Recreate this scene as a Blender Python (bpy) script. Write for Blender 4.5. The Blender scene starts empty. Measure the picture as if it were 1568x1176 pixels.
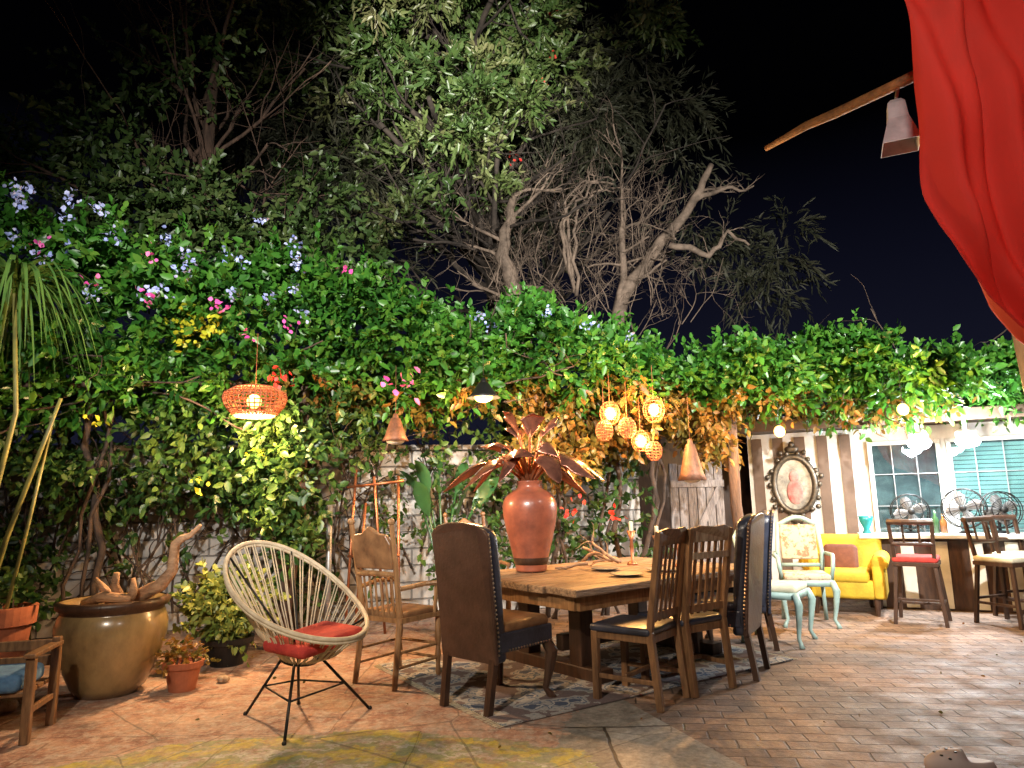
import bpy, math, random
import numpy as np
from mathutils import Matrix, Vector
random.seed(7); rng=np.random.default_rng(7)
S=bpy.context.scene
S.view_settings.view_transform='Standard'; S.view_settings.look='None'; S.view_settings.exposure=0
COL=S.collection
# ---------------------------------------------------------------- materials
def newmat(name):
    m=bpy.data.materials.new(name); m.use_nodes=True
    nt=m.node_tree; return m,nt,nt.nodes['Principled BSDF']
def mat(name,c1,c2=None,scale=8,rough=.6,metal=0,bump=0,bscale=None,detail=6,stretch=None,emis=0,coat=0,contrast=(.35,.65)):
    m,nt,b=newmat(name); N=nt.nodes; L=nt.links
    b.inputs['Roughness'].default_value=rough; b.inputs['Metallic'].default_value=metal
    if coat: b.inputs['Coat Weight'].default_value=coat; b.inputs['Coat Roughness'].default_value=.15
    if c2 is None: c2=tuple(x*.65 for x in c1)
    tc=N.new('ShaderNodeTexCoord'); mp=N.new('ShaderNodeMapping'); L.new(tc.outputs['Object'],mp.inputs[0])
    if stretch: mp.inputs['Scale'].default_value=stretch
    n=N.new('ShaderNodeTexNoise'); n.inputs['Scale'].default_value=scale; n.inputs['Detail'].default_value=detail; n.inputs['Roughness'].default_value=.65
    L.new(mp.outputs[0],n.inputs['Vector'])
    r=N.new('ShaderNodeValToRGB'); r.color_ramp.elements[0].position=contrast[0]; r.color_ramp.elements[1].position=contrast[1]
    r.color_ramp.elements[0].color=(*c2,1); r.color_ramp.elements[1].color=(*c1,1)
    L.new(n.outputs['Fac'],r.inputs[0]); L.new(r.outputs[0],b.inputs['Base Color'])
    if emis: L.new(r.outputs[0],b.inputs['Emission Color']); b.inputs['Emission Strength'].default_value=emis
    if bump:
        n2=N.new('ShaderNodeTexNoise'); n2.inputs['Scale'].default_value=bscale or scale*3; n2.inputs['Detail'].default_value=8
        L.new(mp.outputs[0],n2.inputs['Vector'])
        bp=N.new('ShaderNodeBump'); bp.inputs['Strength'].default_value=bump; bp.inputs['Distance'].default_value=.02
        L.new(n2.outputs['Fac'],bp.inputs['Height']); L.new(bp.outputs[0],b.inputs['Normal'])
    return m
def emat(name,c,s):
    m,nt,b=newmat(name); b.inputs['Base Color'].default_value=(*c,1); b.inputs['Emission Color'].default_value=(*c,1); b.inputs['Emission Strength'].default_value=s
    return m
def leafmat(name,cols,trans=.25,rough=.42):
    m,nt,b=newmat(name); N=nt.nodes; L=nt.links
    a=N.new('ShaderNodeAttribute'); a.attribute_name='var'
    r=N.new('ShaderNodeValToRGB'); els=r.color_ramp.elements
    els[0].color=(*cols[0],1); els[1].color=(*cols[-1],1)
    for i,c in enumerate(cols[1:-1]): 
        e=els.new((i+1)/(len(cols)-1)); e.color=(*c,1)
    L.new(a.outputs['Fac'],r.inputs[0]); L.new(r.outputs[0],b.inputs['Base Color'])
    b.inputs['Roughness'].default_value=rough
    if trans>0:
        t=N.new('ShaderNodeBsdfTranslucent'); L.new(r.outputs[0],t.inputs[0])
        mx=N.new('ShaderNodeMixShader'); mx.inputs[0].default_value=trans
        L.new(b.outputs[0],mx.inputs[1]); L.new(t.outputs[0],mx.inputs[2]); L.new(mx.outputs[0],N['Material Output'].inputs[0])
    return m
# ---------------------------------------------------------------- mesh helpers
def box(c,s,rot=None):
    x,y,z=[a/2 for a in s]; v=[Vector((i*x,j*y,k*z)) for i in(-1,1) for j in(-1,1) for k in(-1,1)]
    if rot is not None: v=[rot@p for p in v]
    c=Vector(c); v=[p+c for p in v]
    return v,[(0,1,3,2),(4,6,7,5),(0,4,5,1),(2,3,7,6),(0,2,6,4),(1,5,7,3)]
def beam(p0,p1,w,d,up=(0,0,1)):
    p0=Vector(p0);p1=Vector(p1);z=(p1-p0);l=z.length;z.normalize();u=Vector(up)
    if abs(z.dot(u))>.98:u=Vector((0,1,0))
    x=u.cross(z).normalized();y=z.cross(x)
    R=Matrix((x,y,z)).transposed(); return box((p0+p1)/2,(w,d,l),R)
def tube(pts,rad,seg=8,closed=False):
    pts=[Vector(p) for p in pts]; n=len(pts)
    if not hasattr(rad,'__len__'): rad=[rad]*n
    v=[];f=[]
    ref=None
    for i,p in enumerate(pts):
        if closed: t=pts[(i+1)%n]-pts[i-1]
        else: t=pts[min(i+1,n-1)]-pts[max(i-1,0)]
        if t.length<1e-9:t=Vector((0,0,1))
        t.normalize()
        if ref is None: ref=Vector((0,0,1)) if abs(t.z)<.9 else Vector((1,0,0))
        a=t.cross(ref)
        if a.length<1e-4: a=t.cross(Vector((.3,.9,.2)))
        a.normalize(); b=a.cross(t); ref=t.cross(a)*-1 
        for k in range(seg):
            th=2*math.pi*k/seg; v.append(p+(a*math.cos(th)+b*math.sin(th))*rad[i])
    m=n if closed else n-1
    for i in range(m):
        for k in range(seg):
            j=(i+1)%n; f.append((i*seg+k,i*seg+(k+1)%seg,j*seg+(k+1)%seg,j*seg+k))
    if not closed: f.append(tuple(range(seg-1,-1,-1))); f.append(tuple((n-1)*seg+k for k in range(seg)))
    return v,f
def lathe(prof,c=(0,0,0),seg=36,wob=0):
    v=[];f=[];n=len(prof);c=Vector(c)
    for r,z in prof:
        for k in range(seg):
            th=2*math.pi*k/seg; rr=r*(1+wob*math.sin(th*3+z*9)); v.append(c+Vector((rr*math.cos(th),rr*math.sin(th),z)))
    for i in range(n-1):
        for k in range(seg): f.append((i*seg+k,i*seg+(k+1)%seg,(i+1)*seg+(k+1)%seg,(i+1)*seg+k))
    return v,f
def ball(c,r,seg=16,rings=10,rot=None):
    if not hasattr(r,'__len__'): r=(r,r,r)
    v=[];f=[];c=Vector(c)
    for i in range(rings+1):
        ph=math.pi*i/rings
        for k in range(seg):
            th=2*math.pi*k/seg; p=Vector((r[0]*math.sin(ph)*math.cos(th),r[1]*math.sin(ph)*math.sin(th),r[2]*math.cos(ph)))
            if rot is not None:p=rot@p
            v.append(c+p)
    for i in range(rings):
        for k in range(seg): f.append((i*seg+k,(i+1)*seg+k,(i+1)*seg+(k+1)%seg,i*seg+(k+1)%seg))
    return v,f
def prism(poly,y0,y1,fn=None):
    n=len(poly); v=[Vector((x,y0,z)) for x,z in poly]+[Vector((x,y1,z)) for x,z in poly]
    if fn: v=[fn(p) for p in v]
    f=[tuple(range(n)),tuple(range(2*n-1,n-1,-1))]+[(i,i+n,(i+1)%n+n,(i+1)%n) for i in range(n)]
    return v,f
def ribbon(path,w,fold=.3,upv=(0,0,1)):
    pts=[Vector(p) for p in path];n=len(pts);v=[];f=[]
    for i,p in enumerate(pts):
        t=(pts[min(i+1,n-1)]-pts[max(i-1,0)]).normalized(); s=t.cross(Vector(upv))
        if s.length<.05:s=Vector((1,0,0))
        s.normalize(); nn=s.cross(t)
        v+= [p-s*w[i]+nn*fold*w[i],p,p+s*w[i]+nn*fold*w[i]]
    for i in range(n-1):
        for k in(0,1): a=i*3+k; f.append((a,a+1,a+4,a+3))
    return v,f
class M:
    def __init__(s): s.v=[];s.f=[]
    def add(s,vf):
        o=len(s.v); s.v+=vf[0]; s.f+=[tuple(i+o for i in q) for q in vf[1]]; return s
    def obj(s,name,mt,parent=None,bevel=0,smooth=False,seg=2,sub=0,solid=0):
        me=bpy.data.meshes.new(name); me.from_pydata([tuple(p) for p in s.v],[],s.f); me.update()
        o=bpy.data.objects.new(name,me); COL.objects.link(o); me.materials.append(mt)
        if parent: o.parent=parent
        if smooth: me.polygons.foreach_set('use_smooth',[True]*len(me.polygons))
        if solid: q=o.modifiers.new('s','SOLIDIFY'); q.thickness=solid
        if bevel: q=o.modifiers.new('b','BEVEL'); q.width=bevel; q.segments=seg; q.limit_method='ANGLE'
        if sub: q=o.modifiers.new('u','SUBSURF'); q.levels=sub;q.render_levels=sub
        return o
def empty(name,loc=(0,0,0),rz=0,sc=1):
    e=bpy.data.objects.new(name,None); COL.objects.link(e); e.location=loc; e.rotation_euler=(0,0,math.radians(rz)); e.scale=(sc,sc,sc); e.empty_display_size=.1; return e
def light(name,kind,loc,energy,col,parent=None,radius=.05,aim=None,size=60,blend=.5):
    l=bpy.data.lights.new(name,kind); l.energy=energy; l.color=col; l.shadow_soft_size=radius
    o=bpy.data.objects.new(name,l); COL.objects.link(o); o.location=loc
    if kind=='SPOT': l.spot_size=math.radians(size); l.spot_blend=blend
    if aim is not None: o.rotation_euler=(Vector(aim)-Vector(loc)).to_track_quat('-Z','Y').to_euler()
    if parent: o.parent=parent
    return o
# ---------------------------------------------------------------- foliage
def unit(a): return a/np.maximum(np.linalg.norm(a,axis=1,keepdims=True),1e-9)
def leaf_mesh(name,P,D,L,W,mt,parent=None,fold=.25,droop=.15,var=None):
    n=len(P); D=unit(D); R=unit(rng.normal(size=(n,3))+np.array([0,0,.6])); Sx=unit(np.cross(D,R)); Nn=np.cross(Sx,D)
    L=L[:,None];W=W[:,None]; dz=np.array([[0,0,-1.]])
    pts=[P, P+D*L*.3-Sx*W+Nn*W*fold, P+D*L*.7-Sx*W*.75+Nn*W*fold+dz*L*droop*.5, P+D*L+dz*L*droop, P+D*L*.7+Sx*W*.75+Nn*W*fold+dz*L*droop*.5, P+D*L*.3+Sx*W+Nn*W*fold]
    V=np.stack(pts,1).reshape(-1,3)
    base=(np.arange(n)*6)[:,None]; F=np.concatenate([base+np.array([[0,1,2,3]]),base+np.array([[0,3,4,5]])],1).reshape(-1)
    me=bpy.data.meshes.new(name); me.vertices.add(n*6); me.vertices.foreach_set('co',V.reshape(-1).astype(np.float32))
    me.loops.add(n*8); me.loops.foreach_set('vertex_index',F.astype(np.int32))
    me.polygons.add(n*2); me.polygons.foreach_set('loop_start',(np.arange(n*2)*4).astype(np.int32))
    try: me.polygons.foreach_set('loop_total',np.full(n*2,4,dtype=np.int32))
    except Exception: pass
    me.update(calc_edges=True); me.validate()
    if var is None: var=rng.random(n)
    at=me.attributes.new('var','FLOAT','FACE'); at.data.foreach_set('value',np.repeat(np.clip(var,0,1),2).astype(np.float32))
    me.materials.append(mt)
    o=bpy.data.objects.new(name,me); COL.objects.link(o)
    if parent:o.parent=parent
    return o
def sprigs(P,D,k,slen,L,W,spread=1.0):
    n=len(P); D=unit(D); t=np.tile(np.linspace(.1,1,k),(n,1))
    sl=slen*(.6+.8*rng.random((n,1)))
    pos=P[:,None,:]+D[:,None,:]*(t*sl)[:,:,None]; pos[:,:,2]-=(t**2)*sl*.25
    d=D[:,None,:]*.7+rng.normal(size=(n,k,3))*.6*spread
    v=np.repeat(rng.random((n,1))*.7,k,1)+rng.random((n,k))*.3
    l=L*(.6+.7*rng.random(n*k))
    return pos.reshape(-1,3),d.reshape(-1,3),l,l*W,v.reshape(-1)
def cat(*a): return [np.concatenate(x) for x in zip(*a)]
def blob(n,c,r,up=.3,shell=.55):
    d=unit(rng.normal(size=(n,3))); rr=shell+(1-shell)*rng.random((n,1)); 
    lump=1+.25*np.sin(d[:,:1]*5+c[0])*np.cos(d[:,1:2]*6+c[1])+.15*np.sin(d[:,2:3]*11+c[2])
    P=np.array(c)+d*rr*np.array(r)*lump; return P,d+np.array([0,0,up])
def grow(out,p,d,length,r,depth,wig=.25,kids=3,up=.05,seg=5,taper=.6,rat=.62):
    pts=[p.copy()];rad=[r];n=6;q=p.copy();dd=d.normalized()
    for i in range(n):
        dd=(dd+Vector((random.gauss(0,wig),random.gauss(0,wig),random.gauss(0,wig)+up))*.5).normalized()
        q=q+dd*length/n; pts.append(q.copy()); rad.append(r*(1-(1-taper)*(i+1)/n) if depth>0 else r*(1-.8*(i+1)/n))
    out.add(tube(pts,rad,seg if depth>1 else 4))
    if depth>0:
        for k in range(kids):
            i=random.randint(2,n); nd=(dd+Vector((random.gauss(0,.7),random.gauss(0,.7),random.gauss(0,.6)))).normalized()
            grow(out,pts[i],nd,length*rat*random.uniform(.7,1.2),max(rad[i]*.6,.003),depth-1,wig,kids,up,seg,taper,rat)
    return pts
# ================================================================ materials set
m_bark=mat('bark',(.15,.09,.06),(.05,.03,.022),6,.9,bump=.6,stretch=(3,3,.6))
m_dbark=mat('dark_bark',(.06,.045,.035),(.02,.015,.012),6,.9,bump=.6)
m_vbark=mat('vine_bark',(.085,.055,.038),(.03,.02,.015),6,.9,bump=.6)
m_bare=mat('bare_bark',(.30,.22,.165),(.11,.08,.06),5,.85,bump=.4)
m_green=leafmat('vine_leaf',[(.012,.05,.01),(.032,.13,.016),(.06,.20,.022),(.13,.25,.03)],.28,.38)
m_greenL=leafmat('shrub_leaf',[(.015,.045,.012),(.04,.10,.02),(.10,.16,.03)])
m_olive=leafmat('vine_leaf_dry_lamp_tint',[(.07,.065,.015),(.14,.12,.022),(.24,.13,.025),(.22,.08,.02)],.35)  # olive to orange: lamp glow put into the hedge leaf colour; fallen leaves share it
m_tree=leafmat('tree_leaf',[(.025,.05,.015),(.055,.105,.025),(.12,.16,.05),(.22,.21,.10)],0)
m_treed=leafmat('tree_needle',[(.03,.035,.018),(.05,.055,.03),(.08,.075,.045)],0,.6)
m_blue=leafmat('plumbago_petal',[(.3,.38,.8),(.45,.52,.9),(.55,.6,.9)],.2,.6)
m_pink=leafmat('bougainvillea_petal',[(.6,.05,.3),(.75,.12,.45),(.8,.2,.4)],.2,.6)
m_red=leafmat('red_petal',[(.6,.03,.03),(.8,.08,.05)],.2,.6)
m_yel=leafmat('yellow_leaf',[(.35,.4,.02),(.55,.5,.03)],.2,.5)
m_varieg=leafmat('variegated_leaf',[(.12,.2,.03),(.3,.33,.08),(.06,.14,.02)],.2)
m_wood=mat('oak_wood',(.34,.19,.085),(.17,.085,.035),5,.45,bump=.15,stretch=(6,6,1))
m_waln=mat('walnut',(.24,.13,.06),(.10,.05,.024),5,.42,bump=.15,stretch=(6,6,1))
m_dark=mat('dark_wood',(.07,.035,.02),(.03,.015,.01),5,.4,bump=.1,stretch=(6,6,1))
m_worn=mat('worn_wood',(.42,.34,.24),(.2,.12,.07),7,.7,bump=.3,stretch=(5,5,1))
m_tab=mat('table_plank',(.40,.27,.17),(.11,.065,.035),5,.5,bump=.5,stretch=(1,7,7))
m_leath=mat('brown_leather',(.075,.038,.026),(.042,.02,.014),7,.42,bump=.2,bscale=45,coat=.1)
m_leatd=mat('blue_black_leather',(.035,.042,.068),(.017,.02,.032),10,.34,bump=.15,bscale=60,coat=.2)
m_tan=mat('tan_leather',(.28,.15,.07),(.12,.06,.03),7,.42,bump=.1)
m_nail=mat('nail_brass',(.5,.4,.28),None,20,.3,1)
m_terr=mat('terracotta',(.42,.14,.07),(.28,.085,.04),5,.6,bump=.15)
m_vase=mat('glazed_terracotta',(.40,.12,.065),(.18,.055,.035),3.5,.33,bump=.12,coat=.3)
m_glz=mat('brown_glaze',(.36,.25,.11),(.09,.055,.025),2.6,.28,bump=.15,coat=.5,stretch=(1,1,.5))
m_cop=mat('copper_leaf',(.55,.22,.14),(.16,.065,.05),5,.26,.75,bump=.35)
m_copp=mat('copper_pipe',(.45,.17,.08),None,9,.4,.8)
m_blk=mat('black_metal',(.02,.02,.02),None,9,.45,.5)
m_cord=mat('cream_cord',(.62,.55,.41),(.45,.37,.26),20,.6)
m_redc=mat('red_cushion',(.5,.05,.035),(.3,.02,.02),9,.9,bump=.3,bscale=80)
m_white=mat('white_paint',(.68,.66,.61),(.46,.44,.40),3,.6,bump=.1)
m_brn=mat('brown_paint',(.14,.085,.055),(.09,.055,.035),4,.6)
m_teal=mat('light_teal_paint',(.30,.44,.42),(.2,.3,.29),5,.5)
m_cream=mat('cream_fabric',(.6,.55,.42),(.42,.42,.3),10,.85)
m_floral=mat('floral_fabric',(.5,.42,.3),(.26,.17,.1),16,.85,contrast=(.42,.5))
m_yfab=mat('yellow_velvet',(.58,.40,.03),(.38,.25,.015),6,.75,bump=.15,bscale=40)
m_bfab=mat('brown_pillow',(.14,.05,.03),None,12,.9)
m_bluec=mat('blue_denim',(.10,.22,.38),(.05,.12,.24),14,.9,bump=.2)
m_wick=mat('wicker',(.36,.10,.035),(.2,.055,.02),20,.7)
m_rust=mat('rusted_metal',(.22,.10,.06),(.1,.05,.03),12,.6,.5,bump=.3)
m_gmet=mat('grey_metal',(.3,.3,.3),(.2,.2,.2),8,.45,.7)
m_grey=mat('weathered_plank',(.26,.23,.22),(.1,.09,.09),6,.85,bump=.4,stretch=(8,8,1))
m_drift=mat('driftwood',(.46,.28,.16),(.2,.11,.06),7,.75,bump=.5,stretch=(1,3,3))
m_strap=mat('strap_leaf',(.12,.22,.04),(.05,.13,.03),4,.45)
e_warm=emat('warm_bulb',(1,.52,.14),6); e_white=emat('white_bulb',(.85,.92,1),60); e_soft=emat('lamp_glass',(1,.62,.26),4)
# ================================================================ sky
w=bpy.data.worlds.new('World'); S.world=w; w.use_nodes=True; nt=w.node_tree; bg=nt.nodes['Background']
tc=nt.nodes.new('ShaderNodeTexCoord'); sp=nt.nodes.new('ShaderNodeSeparateXYZ'); nt.links.new(tc.outputs['Generated'],sp.inputs[0])
rp=nt.nodes.new('ShaderNodeValToRGB'); rp.color_ramp.elements[0].position=.0; rp.color_ramp.elements[0].color=(.010,.011,.024,1)
rp.color_ramp.elements[1].position=.46; rp.color_ramp.elements[1].color=(.0003,.0003,.0005,1); e=rp.color_ramp.elements.new(.3); e.color=(.0034,.0037,.009,1)
nt.links.new(sp.outputs[2],rp.inputs[0]); nt.links.new(rp.outputs[0],bg.inputs[0]); bg.inputs[1].default_value=1.0
# ================================================================ ground
gm,nt,b=newmat('patio_floor'); N=nt.nodes; L=nt.links
geo=N.new('ShaderNodeNewGeometry')
def nz(scale,detail=6,rough=.6):
    n=N.new('ShaderNodeTexNoise'); n.inputs['Scale'].default_value=scale;n.inputs['Detail'].default_value=detail;n.inputs['Roughness'].default_value=rough; L.new(geo.outputs['Position'],n.inputs['Vector']); return n.outputs['Fac']
def ramp(fac,a,ca,bb,cb):
    r=N.new('ShaderNodeValToRGB'); r.color_ramp.elements[0].position=a;r.color_ramp.elements[1].position=bb
    r.color_ramp.elements[0].color=(*ca,1); r.color_ramp.elements[1].color=(*cb,1); L.new(fac,r.inputs[0]); return r.outputs[0]
def mth(op,a,b_=None,c=None):
    n=N.new('ShaderNodeMath'); n.operation=op
    for i,x in enumerate((a,b_,c)):
        if x is None: continue
        if isinstance(x,(int,float)): n.inputs[i].default_value=x
        else: L.new(x,n.inputs[i])
    return n.outputs[0]
def mixc(f,a,b_,mode='MIX'):
    n=N.new('ShaderNodeMix'); n.data_type='RGBA'; n.blend_type=mode
    if isinstance(f,(int,float)): n.inputs[0].default_value=f
    else: L.new(f,n.inputs[0])
    for i,x in((6,a),(7,b_)):
        if isinstance(x,tuple): n.inputs[i].default_value=(*x,1)
        else: L.new(x,n.inputs[i])
    return n.outputs[2]
sx=N.new('ShaderNodeSeparateXYZ'); L.new(geo.outputs['Position'],sx.inputs[0]); X=sx.outputs[0];Y=sx.outputs[1]
wn=N.new('ShaderNodeTexNoise'); wn.inputs['Scale'].default_value=2.2; wn.inputs['Detail'].default_value=3; L.new(geo.outputs['Position'],wn.inputs['Vector'])
va=N.new('ShaderNodeVectorMath'); va.operation='MULTIPLY_ADD'; L.new(wn.outputs['Color'],va.inputs[0]); va.inputs[1].default_value=(.07,.07,0); L.new(geo.outputs['Position'],va.inputs[2])
mp=N.new('ShaderNodeMapping'); mp.inputs['Rotation'].default_value=(0,0,math.radians(8)); L.new(va.outputs[0],mp.inputs[0])
br=N.new('ShaderNodeTexBrick'); L.new(mp.outputs[0],br.inputs['Vector']); br.inputs['Scale'].default_value=1
br.inputs['Brick Width'].default_value=.25; br.inputs['Row Height'].default_value=.125; br.inputs['Mortar Size'].default_value=.007; br.inputs['Mortar Smooth'].default_value=.6
br.inputs['Color1'].default_value=(.35,.26,.205,1); br.inputs['Color2'].default_value=(.21,.15,.12,1); br.inputs['Mortar'].default_value=(.12,.09,.07,1)
brc=mixc(.9,br.outputs['Color'],ramp(nz(1.5,9,.75),.32,(.38,.35,.33),.66,(1.3,1.22,1.15)),'MULTIPLY')
slab=N.new('ShaderNodeTexBrick'); L.new(va.outputs[0],slab.inputs['Vector']); slab.inputs['Scale'].default_value=1
slab.inputs['Brick Width'].default_value=1.05; slab.inputs['Row Height'].default_value=.85; slab.inputs['Mortar Size'].default_value=.012;slab.inputs['Mortar Smooth'].default_value=.5
slab.inputs['Color1'].default_value=(.38,.35,.31,1); slab.inputs['Color2'].default_value=(.28,.27,.25,1); slab.inputs['Mortar'].default_value=(.07,.055,.04,1)
con=mixc(.9,slab.outputs['Color'],ramp(nz(4,9,.75),.36,(.42,.4,.37),.64,(1.25,1.2,1.14)),'MULTIPLY')
terr=ramp(nz(3.2,9,.78),.38,(.19,.065,.045),.6,(.46,.30,.22))
terr=mixc(ramp(nz(11,9,.8),.48,(0,0,0),.58,(.8,.8,.8)),terr,(.42,.36,.31))
wob=mth('MULTIPLY',mth('SUBTRACT',nz(1.6,5,.7),.5),1.3)
rr=mth('ADD',mth('ADD',mth('MULTIPLY',X,-1.),mth('MULTIPLY',Y,.35)),wob)
fT=mth('MULTIPLY',mth('GREATER_THAN',rr,1.25),ramp(nz(6,9,.75),.36,(.4,.4,.4),.5,(1,1,1)))
col=mixc(fT,con,terr)
dx=mth('MULTIPLY',mth('ADD',X,1.0),.54); dy=mth('MULTIPLY',mth('SUBTRACT',Y,3.45),1.05)
dist=mth('SQRT',mth('ADD',mth('MULTIPLY',dx,dx),mth('MULTIPLY',dy,dy)))
mk=mth('LESS_THAN',mth('ADD',dist,mth('MULTIPLY',wob,.35)),.82)
swirl=mth('SINE',mth('MULTIPLY',mth('ADD',dist,mth('MULTIPLY',wob,.9)),19.))
mur=mixc(ramp(swirl,.35,(0,0,0),.5,(1,1,1)),(.25,.28,.13),(.44,.37,.05))
mur=mixc(mth('MULTIPLY',mth('LESS_THAN',swirl,-.88),.8),mur,(.46,.45,.40))
mk2=mth('MULTIPLY',mk,ramp(nz(9,10,.8),.38,(.1,.1,.1),.56,(.92,.92,.92)))
col=mixc(mk2,col,mur)
vo=N.new('ShaderNodeTexVoronoi'); vo.feature='DISTANCE_TO_EDGE'; vo.inputs['Scale'].default_value=.9; L.new(va.outputs[0],vo.inputs['Vector'])
col=mixc(mth('MULTIPLY',mth('LESS_THAN',vo.outputs['Distance'],.004),.5),col,(.05,.04,.03))
bl=mth('SUBTRACT',X,mth('SUBTRACT',1.05,mth('MULTIPLY',mth('SUBTRACT',Y,3.7),.35)))
fb=mth('GREATER_THAN',bl,0.)
col=mixc(fb,col,brc)
L.new(mixc(.8,col,ramp(nz(30,7,.7),.32,(.5,.48,.46),.68,(1.25,1.25,1.25)),'MULTIPLY'),b.inputs['Base Color'])
L.new(ramp(nz(5),.3,(.45,.45,.45),.7,(.8,.8,.8)),b.inputs['Roughness'])
hgt=mixc(fb,slab.outputs['Fac'],br.outputs['Fac'])
hh=mth('SUBTRACT',mth('MULTIPLY',nz(18,9,.7),.9),hgt)
bp=N.new('ShaderNodeBump'); bp.inputs['Strength'].default_value=.7;bp.inputs['Distance'].default_value=.015; L.new(hh,bp.inputs['Height']); L.new(bp.outputs[0],b.inputs['Normal'])
g=M(); g.add(([Vector((-60,-20,0)),Vector((60,-20,0)),Vector((60,90,0)),Vector((-60,90,0))],[(0,1,2,3)])); g.obj('patio_ground',gm)
n=130; P=np.stack([rng.uniform(-4,5.5,n),rng.uniform(3.3,8,n),np.full(n,.012)],1); D=rng.normal(size=(n,3))*np.array([1,1,.15]); l=rng.uniform(.015,.035,n)
leaf_mesh('fallen_leaves',P,D,l,l*.3,m_olive,droop=0)
# rug
rm,nt,b=newmat('rug_weave'); N=nt.nodes;L=nt.links
tc=N.new('ShaderNodeTexCoord')
wv=N.new('ShaderNodeTexVoronoi'); wv.inputs['Scale'].default_value=5.5; L.new(tc.outputs['Object'],wv.inputs['Vector'])
wn=N.new('ShaderNodeTexNoise'); wn.inputs['Scale'].default_value=9; wn.inputs['Detail'].default_value=7; L.new(tc.outputs['Object'],wn.inputs['Vector'])
ad=N.new('ShaderNodeMath'); ad.operation='MULTIPLY_ADD'; L.new(wv.outputs['Distance'],ad.inputs[0]); ad.inputs[1].default_value=.7; L.new(wn.outputs['Fac'],ad.inputs[2])
r=N.new('ShaderNodeValToRGB'); r.color_ramp.interpolation='CONSTANT'; r.color_ramp.elements[0].color=(.09,.12,.19,1); r.color_ramp.elements[1].position=.66; r.color_ramp.elements[1].color=(.55,.53,.5,1)
e=r.color_ramp.elements.new(.74); e.color=(.14,.19,.28,1); e=r.color_ramp.elements.new(.8); e.color=(.46,.45,.43,1); e=r.color_ramp.elements.new(.93); e.color=(.2,.15,.15,1); L.new(ad.outputs[0],r.inputs[0])
n3=N.new('ShaderNodeTexNoise'); n3.inputs['Scale'].default_value=70; L.new(tc.outputs['Object'],n3.inputs['Vector'])
mx=N.new('ShaderNodeMix'); mx.data_type='RGBA'; mx.blend_type='MULTIPLY'; mx.inputs[0].default_value=.6; L.new(r.outputs[0],mx.inputs[6]); L.new(n3.outputs['Fac'],mx.inputs[7]); L.new(mx.outputs[2],b.inputs['Base Color']); b.inputs['Roughness'].default_value=.95
e=empty('rug',(-.09,4.24,.004),33); M().add(box((1.35,.95,.006),(2.7,1.9,.008))).obj('weave',rm,e)
fr=M()
for i in range(90):
    y=i/89*1.9
    for xx,s in((0,-1),(2.7,1)): fr.add(beam((xx,y,.006),(xx+s*.05,y+random.uniform(-.01,.01),.004),.005,.003))
fr.obj('fringe',m_cream,e)
# ================================================================ block wall
bm,nt,b=newmat('painted_block'); N=nt.nodes;L=nt.links
tc=N.new('ShaderNodeTexCoord'); mp=N.new('ShaderNodeMapping'); mp.inputs['Rotation'].default_value=(math.radians(90),0,0); L.new(tc.outputs['Object'],mp.inputs[0])
bt=N.new('ShaderNodeTexBrick'); L.new(mp.outputs[0],bt.inputs[0]); bt.inputs['Scale'].default_value=1; bt.inputs['Brick Width'].default_value=.4;bt.inputs['Row Height'].default_value=.19;bt.inputs['Mortar Size'].default_value=.012;bt.inputs['Mortar Smooth'].default_value=.6
bt.inputs['Color1'].default_value=(.50,.48,.45,1);bt.inputs['Color2'].default_value=(.40,.38,.36,1);bt.inputs['Mortar'].default_value=(.22,.21,.2,1)
nn=N.new('ShaderNodeTexNoise'); nn.inputs['Scale'].default_value=2.5;nn.inputs['Detail'].default_value=8; L.new(tc.outputs['Object'],nn.inputs['Vector'])
rr_=N.new('ShaderNodeValToRGB'); rr_.color_ramp.elements[0].position=.35; rr_.color_ramp.elements[0].color=(.35,.3,.26,1); rr_.color_ramp.elements[1].position=.65; L.new(nn.outputs['Fac'],rr_.inputs[0])
mx=N.new('ShaderNodeMix'); mx.data_type='RGBA'; mx.blend_type='MULTIPLY'; mx.inputs[0].default_value=.8; L.new(bt.outputs['Color'],mx.inputs[6]); L.new(rr_.outputs[0],mx.inputs[7]); L.new(mx.outputs[2],b.inputs['Base Color'])
bp=N.new('ShaderNodeBump'); bp.inputs['Distance'].default_value=.02; bp.invert=True; L.new(bt.outputs['Fac'],bp.inputs['Height']); L.new(bp.outputs[0],b.inputs['Normal']); b.inputs['Roughness'].default_value=.9
e=empty('block_wall',(-8,6.5,0),math.degrees(math.atan2(2.4,9.6)))
M().add(box((4.95,.1,.95),(9.9,.2,1.9))).obj('blocks',bm,e,bevel=.01); M().add(box((4.95,.1,1.935),(9.94,.26,.07))).obj('coping',bm,e,bevel=.01)
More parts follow.
